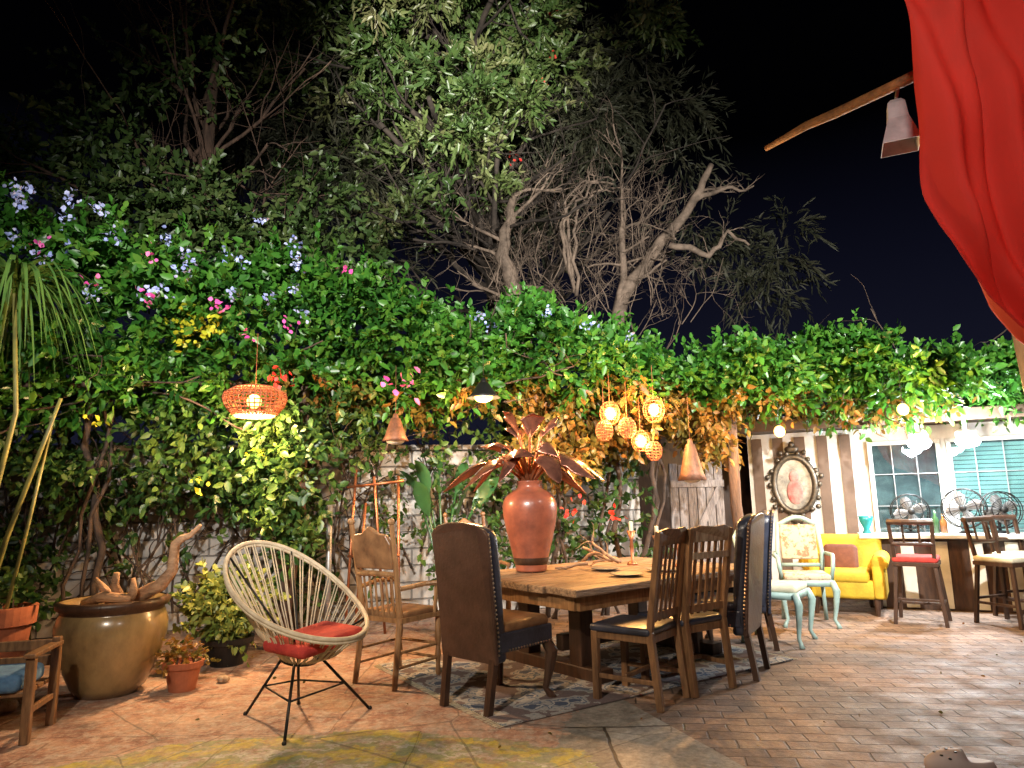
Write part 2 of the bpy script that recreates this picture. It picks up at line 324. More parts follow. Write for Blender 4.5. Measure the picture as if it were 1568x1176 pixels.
# ================================================================ canopy / vines
lx=np.array([-6.5,-4.6,-2.1,0,1.5,3.05,5.4,7.2]); ly=np.array([4.9,5.4,6.5,7.1,7.4,7.6,7.25,7.1])
tz=np.array([4.0,3.8,3.5,3.2,2.86,2.86,2.68,2.66]); bz=np.array([2.1,2.15,2.3,2.4,2.38,2.32,2.28,2.25])
def canopy(n,x0,x1,depth0,depth1,zlo=0,zhi=1,out=(-.1,-.7,.5)):
    x=rng.uniform(x0,x1,n); y=np.interp(x,lx,ly); t=np.interp(x,lx,tz)+.12*np.sin(x*2.3)+.07*np.sin(x*5.1+1); bo=np.interp(x,lx,bz)+.07*np.sin(x*3.7+2)+.05*np.sin(x*8)
    f=zlo+(zhi-zlo)*rng.random(n); z=bo+(t-bo)*f; dep=rng.uniform(depth0,depth1,n)
    bulge=-.3*np.sin(np.pi*np.clip(f,0,1))+.18*np.sin(x*4+z*5)+.12*np.sin(x*11-z*9)
    P=np.stack([x,y+bulge+dep,z],1); D=np.tile(np.array(out),(n,1))+rng.normal(size=(n,3))*.45
    return P,D
can=empty('vine_hedge')
A=sprigs(*canopy(4700,-6.3,7.0,0,.38,.03,1),8,.24,.10,.27)
B_=sprigs(*canopy(1200,-6.3,7.0,.0,1.3,.85,1.05,(0,-.2,1)),8,.26,.10,.27)
C_=sprigs(*canopy(1000,-6.3,7.0,.2,1.4,0.04,.14,(0,-.3,-.3)),7,.2,.09,.27)
P,D,l,wd,v=cat(A,B_,C_); leaf_mesh('leaves',P,D,l,wd,m_green,can,var=v)
P,D=canopy(300,-6,7,0,.6,.97,1.05,(0,-.1,1.6)); P,D,l,wd,v=sprigs(P,D,10,.4,.09,.25,.8); leaf_mesh('shoots',P,D,l,wd,m_green,can,var=v*.5+.4)
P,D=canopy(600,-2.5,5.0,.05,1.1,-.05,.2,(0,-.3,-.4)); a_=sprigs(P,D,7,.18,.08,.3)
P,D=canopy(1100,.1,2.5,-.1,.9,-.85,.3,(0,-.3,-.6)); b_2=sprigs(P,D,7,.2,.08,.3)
P,D,l,wd,v=cat(a_,b_2); leaf_mesh('lamp_tinted_leaves',P,D,l,wd,m_olive,can,var=v)  # leaves under the hedge and round the lanterns, orange lamp glow in their colour
st=M()
for i in range(90):
    x=random.uniform(-5,5.5); y=float(np.interp(x,lx,ly))+random.uniform(.1,1); z=float(np.interp(x,lx,bz))+random.uniform(.05,.4)
    grow(st,Vector((x,y,z)),Vector((random.uniform(-1,1),random.uniform(-.3,.3),random.uniform(-.1,.2))),random.uniform(.6,1.2),.012,1,.4,2)
for x0 in(-3.9,-2.3,.45,1.1,1.6):
    y=float(np.interp(x0,lx,ly))+.7
    for k in range(3):
        ph=random.uniform(0,6); pts=[(x0+random.gauss(0,.04)+math.sin(z*2+ph)*.1,y+random.gauss(0,.05),z) for z in np.linspace(0,2.8,10)]
        st.add(tube(pts,[.018+.015*(k==0)]*10,6))
st.obj('vine_stems',m_vbark,can,smooth=True)
pg=empty('pergola'); q=M()
for x0 in(-2.05,2.42,6.4):
    y=float(np.interp(x0,lx,ly))+.1; q.add(tube([(x0-.15*(x0<0)+.1*(x0>0),y,0),(x0+.0,y,1.2),(x0+.02,y,2.5)],[.07,.06,.055],10))
for i in range(len(lx)-1):
    q.add(tube([(lx[i],ly[i]+.3,bz[i]+.2),(lx[i+1],ly[i+1]+.3,bz[i+1]+.2)],.03,8))
    q.add(tube([(lx[i],ly[i]+1.0,bz[i]+.2),(lx[i+1],ly[i+1]+1.0,bz[i+1]+.2)],.03,8))
q.obj('posts_and_rails',m_bark,pg,smooth=True)
lv=empty('climbing_vine'); n=3700
x=rng.uniform(-6.2,-1.35,n); z=rng.uniform(.25,2.9,n); keep=(np.sin(x*3.1+1)*np.cos(z*3.3+x)+rng.normal(size=n)*.3)>-.35
keep&=~((z<1.35)&(x>-4.6)&(x<-2.9)&(rng.random(n)<.88)); keep&=~((z<1.9)&(x>-1.95)&(rng.random(n)<.85)); keep&=~((z<1.2)&(x>-2.9)&(rng.random(n)<.6))
y=np.interp(x,[-8,1.6],[6.5,8.9])-rng.uniform(.15,1.1,n)*np.where(z>1.5,1.4,.6); P=np.stack([x,y,z],1)[keep]
D=np.tile([.0,-.8,-.1],(len(P),1))+rng.normal(size=(len(P),3))*.5
P2=np.stack([rng.normal(-2.1,.17,190),rng.uniform(6.2,6.55,190),rng.uniform(.9,2.2,190)],1); P=np.concatenate([P,P2]); D=np.concatenate([D,rng.normal(size=(190,3))+np.array([0,-.6,0])])
P,D,l,wd,v=sprigs(P,D,8,.24,.088,.3); leaf_mesh('leaves',P,D,l,wd,m_greenL,lv,var=v)
n=900;x=rng.uniform(-1.6,1.6,n); z=rng.uniform(.5,2.5,n); keep=rng.random(n)<np.where(z>1.5,.8,.5)*np.where(x<-.4,.45,1.)
y=np.interp(x,[-8,1.6],[6.5,8.9])-rng.uniform(.1,.9,n); P=np.stack([x,y,z],1)[keep]; D=np.tile([0,-.8,.1],(len(P),1))+rng.normal(size=(len(P),3))*.6
P,D,l,wd,v=sprigs(P,D,8,.26,.09,.28); leaf_mesh('leaves_centre',P,D,l,wd,m_greenL,lv,var=v)
st=M()
for i in range(60):
    x=random.uniform(-6,0); y=float(np.interp(x,[-8,1.6],[6.5,8.9]))-random.uniform(.1,.4)
    grow(st,Vector((x,y,random.uniform(0,1))),Vector((random.uniform(-.8,.8),-.1,1)),random.uniform(.8,1.8),.014,2,.35,2)
st.obj('stems',m_vbark,lv,smooth=True)
def flowers(name,mt,pts,per,sz,parent):
    Ps=[];Ds=[]
    for p in pts:
        n=per; Ps.append(np.tile(p,(n,1))+rng.normal(size=(n,3))*sz*.9); Ds.append(rng.normal(size=(n,3))+np.array([0,-.8,.2]))
    P=np.concatenate(Ps);D=np.concatenate(Ds);l=sz*(.7+.5*rng.random(len(P))); leaf_mesh(name,P,D,l,l*.42,mt,parent,droop=0)
fp,_=canopy(34,-4.9,-1.9,-.45,-.25,.5,1.15); fp2,_=canopy(5,-.5,1.3,-.4,-.2,.85,1.1); flowers('blue_flowers',m_blue,np.concatenate([fp,fp2]),15,.042,can)
fp,_=canopy(16,-5,-.9,-.5,-.3,.1,.95); flowers('pink_flowers',m_pink,fp,7,.045,can)
flowers('pink_hibiscus',m_pink,np.array([[-1.02,6.3,2.4]]),14,.08,can)
flowers('red_flowers',m_red,np.array([[-2.0,5.8,2.35],[-2.05,5.85,2.38],[.6,7,1.2],[1.0,7,1.1]]),10,.06,can)
flowers('yellow_leaves',m_yel,np.concatenate([np.array([[-2.75,5.75,2.8]])+rng.normal(size=(14,3))*[.13,.05,.06],np.array([[-2.2,6.0,1.75],[-2.7,6,1.5],[-3.5,5.7,2.0]])]),8,.055,can)
# ================================================================ trees
t1=empty('pine_tree'); q=M()
tr=[(.2,12.6,0),(.1,12.5,3),(-.2,12.4,5.5),(-.6,12.2,8),(-.8,12,11)]
q.add(tube(tr,[.4,.34,.28,.22,.12],12))
for i in range(34):
    k=random.uniform(.35,1); idx=k*4; a=int(min(idx,3)); p=Vector(tr[a]).lerp(Vector(tr[a+1]),idx-a)
    d=Vector((random.uniform(-1,1),random.uniform(-.8,.5),random.uniform(.0,.8)))
    grow(q,p,d,random.uniform(1.6,3.2),.07,2,.3,4,.02)
q.obj('trunk_and_branches',m_dbark,t1,smooth=True)
clumps=[((-1.3,11.2,9.0),(1.3,.9,1.3),620),((-2.4,11.4,10.2),(1.2,.9,1.1),380),((-.4,11.3,10.3),(1.3,.9,1.2),440),((.5,11.4,9.3),(.8,.7,.9),260),((-.5,11.2,8.1),(1.0,.8,1.0),440),((-2.1,11.3,8.3),(.9,.8,.9),300),((-.9,11,7.0),(1.0,.7,.7),330),((-1.9,11.4,6.3),(1.0,.6,.8),180),((.4,11.5,11.4),(1.5,1,.8),240),((-3.5,11.8,11.0),(1.4,.9,1.0),280),((-1.5,11.4,11.6),(1.5,.9,.8),300),((-3.7,11.9,9.4),(1.0,.8,.8),200),((1.6,11.9,10.8),(1.2,.9,.9),240)]
Ps=[]
for c,r,n in clumps:
    sub=12
    for k in range(sub):
        dep=rng.normal()
        cc=np.array(c)+np.array([rng.normal()*r[0]*.6,dep*r[1]*1.2,rng.normal()*r[2]*.6]); tone=rng.uniform(0,.6)
        P,D=blob(n//sub,tuple(cc),tuple(np.array(r)*.26),.5,.2); s_=list(sprigs(P,D,11,.34,.14,.17,.7)); s_[4]=np.clip(s_[4]*.45+tone,0,1); Ps.append(s_)
P,D,l,wd,v=cat(*Ps); leaf_mesh('needles',P,D,l,wd,m_tree,t1,var=v)
dk=[((1.7,12.6,10.2),(1.5,1,1.2),240),((1.6,12.5,8.2),(1.0,.8,1.3),280),((3,13,9.3),(1.2,.8,1),140),((4.2,13,6.0),(1.1,.7,.7),110),((5.2,13,5.4),(.7,.6,.5),60),((-4.4,12.3,10.2),(1.3,.9,1.2),200),((-4,12.5,8),(1.2,.9,1),180),((.8,12.6,6.9),(1,.8,.8),180),((-3,12.3,6.6),(1.2,.8,1),240),((-5.5,12.5,8.6),(1.3,.8,1),140),((-5,12.4,6.6),(1.3,.8,1),160),((-1.5,12.8,9.5),(2,.5,2),260)]
Ps=[]
for c,r,n in dk:
    for k in range(5):
        P,D=blob(n//5,tuple(np.array(c)+rng.normal(size=3)*np.array(r)*.5),tuple(np.array(r)*.45),-.5,.1); Ps.append(sprigs(P,D,13,.6,.2,.08,.5))
P,D,l,wd,v=cat(*Ps); leaf_mesh('drooping_needles',P,D,l,wd,m_treed,t1,var=v)
flowers('red_blossom',m_red,np.array([[.9,11,9.9],[.8,11,9.0],[.6,10.8,8.3],[.1,10.8,7.0]]),8,.07,t1)
t2=empty('bare_tree'); q=M()
def limb(pts,r0,r1,depth=2,n=6,L0=1.0):
    pts=[Vector(p) for p in pts]; fine=[]
    for i in range(len(pts)-1):
        for k in range(4): fine.append(pts[i].lerp(pts[i+1],k/4)+Vector([random.gauss(0,.03) for _ in range(3)]))
    fine.append(pts[-1]); m=len(fine)
    q.add(tube(fine,[r0+(r1-r0)*i/(m-1) for i in range(m)],8))
    for k in range(n):
        i=random.randint(m//3,m-1); grow(q,fine[i],Vector((random.uniform(-1,1),random.uniform(-.6,.4),random.uniform(-.2,1))),L0*random.uniform(.5,1.2),max(r1*.6,.012),depth,.35,4)
limb([(1.2,11.2,0),(1.4,11.2,3),(1.9,11,4.6),(2.6,11,5.5),(3.2,11,6.3),(3.5,11,6.9)],.16,.05,2,6,.7)
limb([(3.2,11,6.3),(3.7,11,6.45),(4.2,11,6.5)],.05,.015,1,3,.4)
limb([(2.7,11,5.5),(3.3,10.9,5.2),(3.7,10.9,5.6),(4.0,10.9,5.4)],.06,.02,1,4,.4)
limb([(1.8,11,4.4),(1.9,11,5.4),(1.95,11,6.7)],.07,.04,2,6,.8)
limb([(.2,11.2,3),(.1,11.2,4.6),(-.1,11,5.6),(.1,11,6.4)],.2,.06,2,8,1.2)
for k in range(4):
    o=k*.07; limb([(1.0+o*.5,10.9,4.8-o),(.85+o,10.9,5.7),(1.0+o,10.9,6.35-o),(1.35+o*.6,10.9,6.65-o),(1.8,10.9,6.6-o)],.03,.015,1,3,.5)
for k in range(55):
    x=random.uniform(-.4,3.0); grow(q,Vector((x,11+random.uniform(-.3,.6),random.uniform(3.8,5.6))),Vector((random.uniform(-.6,.6),0,1)),random.uniform(.6,1.4),.009,3,.35,3)
q.obj('branches',m_bare,t2,smooth=True)
t3=empty('acacia_tree'); q=M()
q.add(tube([(-4.4,8.8,0),(-4.3,8.8,3),(-4.1,8.6,5),(-4.0,8.6,7.4)],[.2,.16,.12,.05],8))
for i in range(24):
    p=Vector((-4.2+random.uniform(-.1,.1),8.7,random.uniform(3.4,7.0))); grow(q,p,Vector((random.uniform(-1,1),random.uniform(-.5,.2),random.uniform(.1,.8))),random.uniform(1.2,2.4),.03,2,.3,4)
q.obj('trunk_and_branches',m_bark,t3,smooth=True)
Ps=[]
for c,r,n in [((-5.9,8,5.6),(.6,.5,.35),80),((-5.2,8,5.9),(.5,.4,.35),80),((-4.6,8,5.2),(.7,.5,.5),130),((-3.9,8,4.9),(.7,.5,.5),120),((-3.3,8,4.5),(.7,.4,.4),110),((-5.4,8,4.8),(.7,.5,.4),110),((-4.1,8.3,7.2),(1,.6,.7),50),((-5,8.4,7),(1,.6,.6),40),((-2.5,8,4.3),(.7,.4,.5),110),((-6.4,8.2,5.9),(.5,.4,.25),40),((-2.4,8.3,5.2),(.5,.4,.5),60)]:
    P,D=blob(n,c,r,.2,.1); Ps.append(sprigs(P,D,9,.3,.11,.25))
P,D,l,wd,v=cat(*Ps); leaf_mesh('leaves',P,D,l,wd,m_tree,t3,var=v*.7)
pl=empty('ponytail_palm',(-3.72,4.95,0)); q=M()
for i in range(110):
    a=random.uniform(0,2*math.pi); R_=random.uniform(.3,.75); h=random.uniform(.1,.4); dr=random.uniform(.4,.95)
    pts=[(math.cos(a)*R_*t,math.sin(a)*R_*t,2.95+h*math.sin(t*2.2)-dr*t*t) for t in np.linspace(0,1,8)]
    q.add(ribbon(pts,[.018,.017,.016,.015,.012,.009,.006,.001],.3))
q.obj('strap_leaves',m_strap,pl,smooth=True)
q=M()
for pts,r in(([(-.3,.2,.3),(-.1,.1,1.2),(.1,0,2.0),(.0,0,2.9)],.022),([(-.1,.1,.4),(.05,.1,1.1),(.3,0,1.7),(.42,0,2.1)],.02),([(.15,0,.5),(.2,.1,1.2),(.3,.1,1.9)],.014)): q.add(tube(pts,[r,r*.9,r*.8,r*.6][:len(pts)],7))
q.obj('canes',mat('cane',(.30,.28,.07),(.12,.12,.04),5,.5),pl,smooth=True)
bp_=empty('bird_of_paradise_plant',(-.75,7.3,0)); q=M()
for a,le,ti in[(1.2,1.5,.5),(1.9,1.7,.35),(.6,1.3,.6),(2.6,1.4,.5),(4.2,1.25,.4),(5.2,1.2,.6),(3.4,1.5,.25)]:
    dx_,dy_=math.cos(a)*ti,math.sin(a)*ti
    st_=[(dx_*t*t*.6,dy_*t*t*.6,le*t*.92) for t in np.linspace(0,1,5)]; q.add(tube(st_,.014,6))
    p=Vector(st_[-1]); lf=[p+Vector((dx_*t*.6,dy_*t*.6,.5*t-.15*t*t)) for t in np.linspace(0,1,8)]
    q.add(ribbon(lf,[.01,.05,.07,.08,.075,.06,.035,.005],.35,(dy_,-dx_,.6)))
q.obj('leaves',mat('paradise_leaf',(.03,.10,.03),(.02,.06,.02),4,.35),bp_,smooth=True)
# ================================================================ building
bd=empty('striped_house',(3.2,9.4,0),-26.57)
M().add(box((3.6,.1,1.05),(7.2,.2,2.1))).obj('wall',m_white,bd)
q=M(); xx=.12
while xx<1.35: q.add(box((xx,-.006,1.02),(.13,.03,2.04))); xx+=.27
q.obj('brown_stripes',m_brn,bd)
q=M()
for xx in np.arange(1.5,7,.27): q.add(box((xx,-.006,.33),(.13,.03,.66)))
q.obj('lower_stripes',m_brn,bd)
M().add(box((3.6,-.1,2.16),(7.5,.9,.1))).add(box((3.6,-.57,2.16),(7.5,.05,.14))).obj('eave',m_brn,bd,bevel=.008)
m_gl,nt,b=newmat('window_glass'); N=nt.nodes; tr_=N.new('ShaderNodeBsdfTransparent'); tr_.inputs[0].default_value=(.8,.9,.9,1); gl=N.new('ShaderNodeBsdfGlossy'); gl.inputs['Roughness'].default_value=.03; mx=N.new('ShaderNodeMixShader'); mx.inputs[0].default_value=.12
nt.links.new(tr_.outputs[0],mx.inputs[1]);nt.links.new(gl.outputs[0],mx.inputs[2]);nt.links.new(mx.outputs[0],N['Material Output'].inputs[0])
m_bl=mat('blind',(.34,.46,.44),(.25,.36,.36),3,.5,emis=.1); m_in=mat('dim_interior',(.13,.14,.145),(.04,.04,.045),3,.8,emis=.1)  # low emission on blinds and interior stands in for faint room light
for x0,x1,mb in((1.45,2.24,m_in),(2.3,3.15,m_bl),(3.2,4.2,m_bl)):
    q=M(); z0,z1=.74,1.9; wf=.05
    q.add(box(((x0+x1)/2,-.02,z0),(x1-x0,.09,wf))).add(box(((x0+x1)/2,-.02,z1),(x1-x0,.09,wf))).add(box((x0+wf/2,-.02,(z0+z1)/2),(wf,.088,z1-z0-wf))).add(box((x1-wf/2,-.02,(z0+z1)/2),(wf,.088,z1-z0-wf)))
    q.obj('window_frame',m_white,bd,bevel=.005)
    M().add(box(((x0+x1)/2,-.012,(z0+z1)/2),(x1-x0-.1,.02,z1-z0-.05))).obj('window_interior',m_in,bd)
    if mb is m_bl:
        q=M()
        for z in np.arange(z0+.04,z1-.03,.05): q.add(box(((x0+x1)/2,-.03,z),(x1-x0-.11,.004,.042),Matrix.Rotation(.3,3,'X')))
        q.obj('blind_slats',m_bl,bd)
    q=M()
    for k in(1,2): q.add(box((x0+(x1-x0)*k/3,-.058,(z0+z1)/2),(.009,.012,z1-z0-.06)))
    for k in(1,2): q.add(box(((x0+x1)/2,-.058,z0+(z1-z0)*k/3),(x1-x0-.1,.01,.008)))
    q.obj('muntins',m_gmet,bd)
    M().add(box(((x0+x1)/2,-.045,(z0+z1)/2),(x1-x0-.1,.004,z1-z0-.05))).obj('glass',m_gl,bd)
for lx_ in (1.98,2.45):
    f=empty('eave_flood_light',(3.2+lx_*.894-.7*.447,9.4-lx_*.447-.7*.894,1.84),-26.57)
    M().add(box((0,.08,.06),(.2,.1,.12))).add(box((0,.12,.2),(.04,.04,.2))).obj('housing',m_white,f,bevel=.01)
    M().add(ball((0,-.02,0),(.12,.06,.075))).obj('bulb',e_white,f,smooth=True)
    light('lamp','POINT',(0,-.14,-.03),190,(.85,.93,1),f,.06)
mr=empty('ornate_mirror',(3.2+.56*.894-.03*.447,9.4-.56*.447-.03*.894,1.42),-26.57); q=M(); rx,rz=.25,.36
q.add(tube([(rx*math.cos(a),-.02,rz*math.sin(a)) for a in np.linspace(0,2*math.pi,49)[:-1]],.04,8,True))
for a in np.linspace(0,2*math.pi,29)[:-1]:
    k_=1+.12*math.sin(a*7); c=((rx+.05)*k_*math.cos(a),-.03,(rz+.05)*k_*math.sin(a)); q.add(ball(c,(.034,.025,.034),8,6))
for sgn in(1,-1):
    q.add(ball((0,-.03,sgn*(rz+.1)),(.09,.03,.05),10,6)); q.add(ball((0,-.03,sgn*(rz+.16)),(.04,.03,.045),8,6))
q.obj('carved_frame',mat('antique_frame',(.13,.10,.065),(.05,.04,.03),20,.4,.5),mr,smooth=True)
M().add(([Vector((rx*math.cos(a),-.015,rz*math.sin(a))) for a in np.linspace(0,2*math.pi,33)[:-1]],[tuple(range(32))])).obj('canvas',mat('mirror_painting',(.42,.38,.30),(.1,.09,.08),7,.3),mr)
M().add(ball((0,-.02,.1),(.06,.008,.08))).add(ball((0,-.02,-.1),(.1,.008,.16))).obj('portrait',mat('portrait_paint',(.4,.05,.04),(.3,.22,.18),9,.5),mr,smooth=True)
gt=empty('rustic_gate',(1.95,8.75,0),6); q=M()
for i in range(6): q.add(box((.06+i*.118,0,.86+random.uniform(-.02,.02)),(.108,.035,1.7)))
q.add(box((.36,-.03,1.45),(.7,.02,.09))).add(box((.36,-.03,.3),(.7,.02,.09))).add(beam((.05,-.042,.35),(.65,-.042,1.4),.09,.015,(0,1,0)))
q.obj('planks',m_grey,gt,bevel=.006)
M().add(box((2.6,10.2,1.1),(3,.1,2.2))).obj('back_fence',m_dark)
# ================================================================ bar
br_=empty('bar_counter',(4.05,8.3,0),-24); q=M()
q.add(box((1.3,0,.80),(2.6,.5,.05))); q.obj('top',m_white,br_,bevel=.01)
q=M(); q.add(box((1.3,.05,.38),(2.5,.35,.77))); q.obj('body',m_dark,br_)
q=M()
for i in range(8): q.add(box((.15+i*.33,-.135,.38),(.13,.02,.72)))
q.obj('panels',m_white,br_,bevel=.005)
def fan(loc,r,rz):
    e=empty('desk_fan',loc,rz); q=M()
    for rr,yy in((r,0),(r*.97,-.06),(r*.6,-.08),(r*.97,.06)):
        q.add(tube([(rr*math.cos(a),yy,rr*math.sin(a)) for a in np.linspace(0,2*math.pi,37)[:-1]],.006,6,True))
    for a in np.linspace(0,2*math.pi,25)[:-1]: q.add(tube([(0.03*math.cos(a),-.1,.03*math.sin(a)),(r*.6*math.cos(a),-.08,r*.6*math.sin(a)),(r*math.cos(a),0,r*math.sin(a))],.0025,4))
    q.add(ball((0,.08,0),(.06,.09,.06))).add(ball((0,-.1,0),(.035,.015,.035))); q.add(tube([(0,.06,-.02),(0,.06,-r-.06)],.018)); q.add(lathe([(.0,-r-.02),(.06,-r-.03),(.1,-r-.06),(.1,-r-.075)],(0,.05,0)))
    q.obj('cage_and_stand',m_blk,e,smooth=True); q=M()
    for k in range(4):
        a=k*math.pi/2+.3; q.add(ribbon([(math.cos(a)*t*r*.85,-.02,math.sin(a)*t*r*.85) for t in(.1,.4,.7,1)],[.02,.05,.06,.03],.5,(0,1,0.2)))
    q.obj('blades',m_gmet,e,smooth=True)
fan((4.55,8.05,1.07),.2,-20); fan((5.05,7.85,1.1),.22,-40); fan((5.35,7.7,1.08),.2,-10)
tv=empty('teal_vase',(4.12,8.22,.825)); M().add(lathe([(.0,0),(.05,0),(.03,.05),(.07,.14),(.08,.2),(.07,.2),(.02,.06)])).obj('body',mat('teal_glaze',(.02,.25,.28),None,6,.2),tv,smooth=True)
for k,(x,y,h,c) in enumerate(((4.8,8.0,.26,(.05,.12,.05)),(4.86,7.95,.22,(.25,.1,.03)),(5.6,7.62,.28,(.3,.3,.28)))):
    e=empty('glass_bottle',(x,y,.825)); M().add(lathe([(0,0),(.035,0),(.036,h*.6),(.014,h*.75),(.013,h),(0,h)],seg=16)).obj('glass',mat('bottle_glass',c,None,5,.15),e,smooth=True)
def stool(loc,rz,seat,name='bar_stool'):
    e=empty(name,loc,rz); q=M(); h=.58
    for sx_ in(-1,1):
        q.add(beam((sx_*.22,.22,0),(sx_*.17,.17,h),.035,.035)); q.add(beam((sx_*.22,-.22,0),(sx_*.17,-.17,h),.035,.035)); q.add(beam((sx_*.17,-.17,h),(sx_*.19,-.24,h+.42),.035,.03))
        q.add(beam((sx_*.2,-.2,.2),(sx_*.2,.2,.2),.025,.025))
    q.add(beam((-.2,.2,.16),(.2,.2,.16),.03,.025)).add(beam((-.2,-.2,.24),(.2,-.2,.24),.025,.025)).add(box((0,0,h),(.4,.4,.04)))
    pts=[(x,-.24-.03*math.cos(x*8),h+.42) for x in np.linspace(-.2,.2,7)]; q.add(tube(pts,.03,8)); q.add(tube([(x,-.21,h+.2) for x in(-.18,0,.18)],.02,8))
    for x in(-.07,0.07): q.add(beam((x,-.21,h+.2),(x,-.24,h+.4),.02,.015))
    q.obj('frame',m_dark,e,bevel=.004); M().add(box((0,0,h+.045),(.4,.4,.06))).obj('seat',seat,e,bevel=.025,seg=4,smooth=True)
stool((4.08,7.2,0),-35,m_redc); stool((4.85,7.0,0),-160,m_cream)
stool((5.25,7.3,0),190,m_cream)
# ================================================================ armchairs
def armchair(loc,rz):
    e=empty('yellow_armchair',loc,rz)
    M().add(box((0,0,.27),(.62,.62,.2))).obj('base',m_yfab,e,bevel=.04,seg=4,smooth=True)
    M().add(box((0,.05,.40),(.5,.56,.13))).obj('seat_cushion',m_yfab,e,bevel=.05,seg=4,smooth=True)
    M().add(box((0,-.3,.55),(.74,.16,.55),Matrix.Rotation(.15,3,'X'))).obj('backrest',m_yfab,e,bevel=.07,seg=5,smooth=True)
    q=M()
    for s in(-1,1):
        q.add(box((s*.34,.02,.36),(.12,.62,.36))).add(tube([(s*.36,-.3,.57),(s*.36,.33,.55)],.085,14))
    q.obj('rolled_arms',m_yfab,e,bevel=.025,seg=3,smooth=True)
    q=M()
    for s in(-1,1):
        for t in(-1,1): q.add(lathe([(.0,0),(.018,0),(.03,.1),(.035,.18)],(s*.3,t*.27,0),10))
    q.obj('legs',m_dark,e)
    M().add(box((.05,-.14,.57),(.36,.12,.3),Matrix.Rotation(.3,3,'X'))).obj('pillow',m_bfab,e,bevel=.055,seg=4,smooth=True)
armchair((3.7,7.95,0),150)
def cabriole(p,h,s,sy,r=.028):
    x,y=p; return tube([(x,y,h),(x+s*.03,y+sy*.03,h*.8),(x+s*.015,y+sy*.015,h*.45),(x-s*.005,y,h*.18),(x+s*.02,y+sy*.02,.03),(x+s*.03,y+sy*.03,0)],[r,r*1.25,r*.85,r*.6,r*.7,r*.9],8)
def paintchair(name,loc,rz,frame,fab,hb=.95,arms=False,w=.5):
    e=empty(name,loc,rz); q=M(); h=.44; a=w/2
    for s in(-1,1):
        q.add(cabriole((s*(a-.03),.21),h,s,1)); q.add(beam((s*(a-.06),-.2,h),(s*(a-.04),-.27,0),.035,.035)); q.add(tube([(s*(a-.05),-.21,h),(s*(a-.03),-.24,.7),(s*(a-.06),-.29,hb)],.022,8))
        if arms: q.add(tube([(s*a,-.24,.68),(s*(a+.03),0,.68),(s*(a+.01),.14,.66),(s*(a),.15,.56),(s*(a-.02),.12,h)],.02,8))
    q.add(box((0,0,h-.02),(w-.04,.44,.06)))
    q.add(tube([(x,-.29+.0*x,hb+.05*math.cos(x*6.5/w*.9)) for x in np.linspace(-a+.05,a-.05,9)],.026,8))
    q.add(tube([(x,-.225,h+.12) for x in(-a+.06,0,a-.06)],.02,8))
    q.obj('frame',frame,e,smooth=True)
    M().add(box((0,.01,h+.035),(w-.06,.42,.07))).obj('seat',fab,e,bevel=.03,seg=4,smooth=True)
    M().add(box((0,-.255,(h+.15+hb)/2),(w-.14,.04,hb-h-.2),Matrix.Rotation(.13,3,'X'))).obj('back_panel',fab,e,bevel=.018,seg=3,smooth=True)
paintchair('teal_side_chair',(2.36,6.45,0),-125,m_teal,m_cream,.93)
paintchair('floral_armchair',(2.95,7.25,0),165,m_teal,m_floral,1.0,True,.5)
# ================================================================ leather chairs
def leather(loc,rz,backm,seatm,topm):
    e=empty('leather_dining_chair',loc,rz); W=.25
    poly=[(-W,.30),(W,.30),(W+.01,.8),(W+.015,1.08),(W-.01,1.115)]+[(W*c,1.115+.05*math.cos(c*math.pi/2)**.7) for c in(.75,.5,.25,0,-.25,-.5,-.75)]+[(-W+.01,1.115),(-W-.015,1.08),(-W-.01,.8)]
    sh=lambda p:Vector((p.x,p.y-.16*max(0,p.z-.45)-.03*max(0,p.z-.45)*(p.x/W)**2*-1,p.z))
    M().add(prism(poly,-.27,-.245,sh)).obj('outer_back',backm,e,bevel=.006)
    M().add(prism([(x*.97,z if z<1 else z-.006) for x,z in poly],-.244,-.155,sh)).obj('inner_back',seatm,e,bevel=.03,seg=4,smooth=True)
    M().add(box((0,.02,.42),(.5,.5,.12))).obj('seat_rail',seatm,e,bevel=.012,seg=3)
    M().add(box((0,.03,.50),(.48,.46,.08))).obj('seat_cushion',topm,e,bevel=.035,seg=4,smooth=True)
    q=M()
    for s in(-1,1):
        q.add(cabriole((s*.215,.23),.38,s,1,.035)); q.add(beam((s*.215,-.24,.42),(s*.2,-.30,0),.045,.04))
        q.add(ball((s*.245,.26,.022),(.022,.012,.022)))
    q.obj('legs',m_dark,e,smooth=False)
    q=M()
    for s in(-1,1):
        for z in np.arange(.36,1.1,.027): p=sh(Vector((s*(W+.008+.004*(z-.3)),-.2535,z))); q.add(ball(p,.0075,6,4))
        for y in np.arange(-.15,.27,.027): q.add(ball((s*.252,y,.375),.0075,6,4))
    for x in np.arange(-.24,.245,.027): q.add(ball((x,.272,.375),.0075,6,4))
    q.obj('nailheads',m_nail,e)
leather((-.13,4.78,0),-43,m_leath,m_leatd,m_tan)
leather((1.53,5.46,0),60,m_leath,m_leatd,m_leatd)
leather((1.95,6.35,0),75,m_leatd,m_leatd,m_leatd)
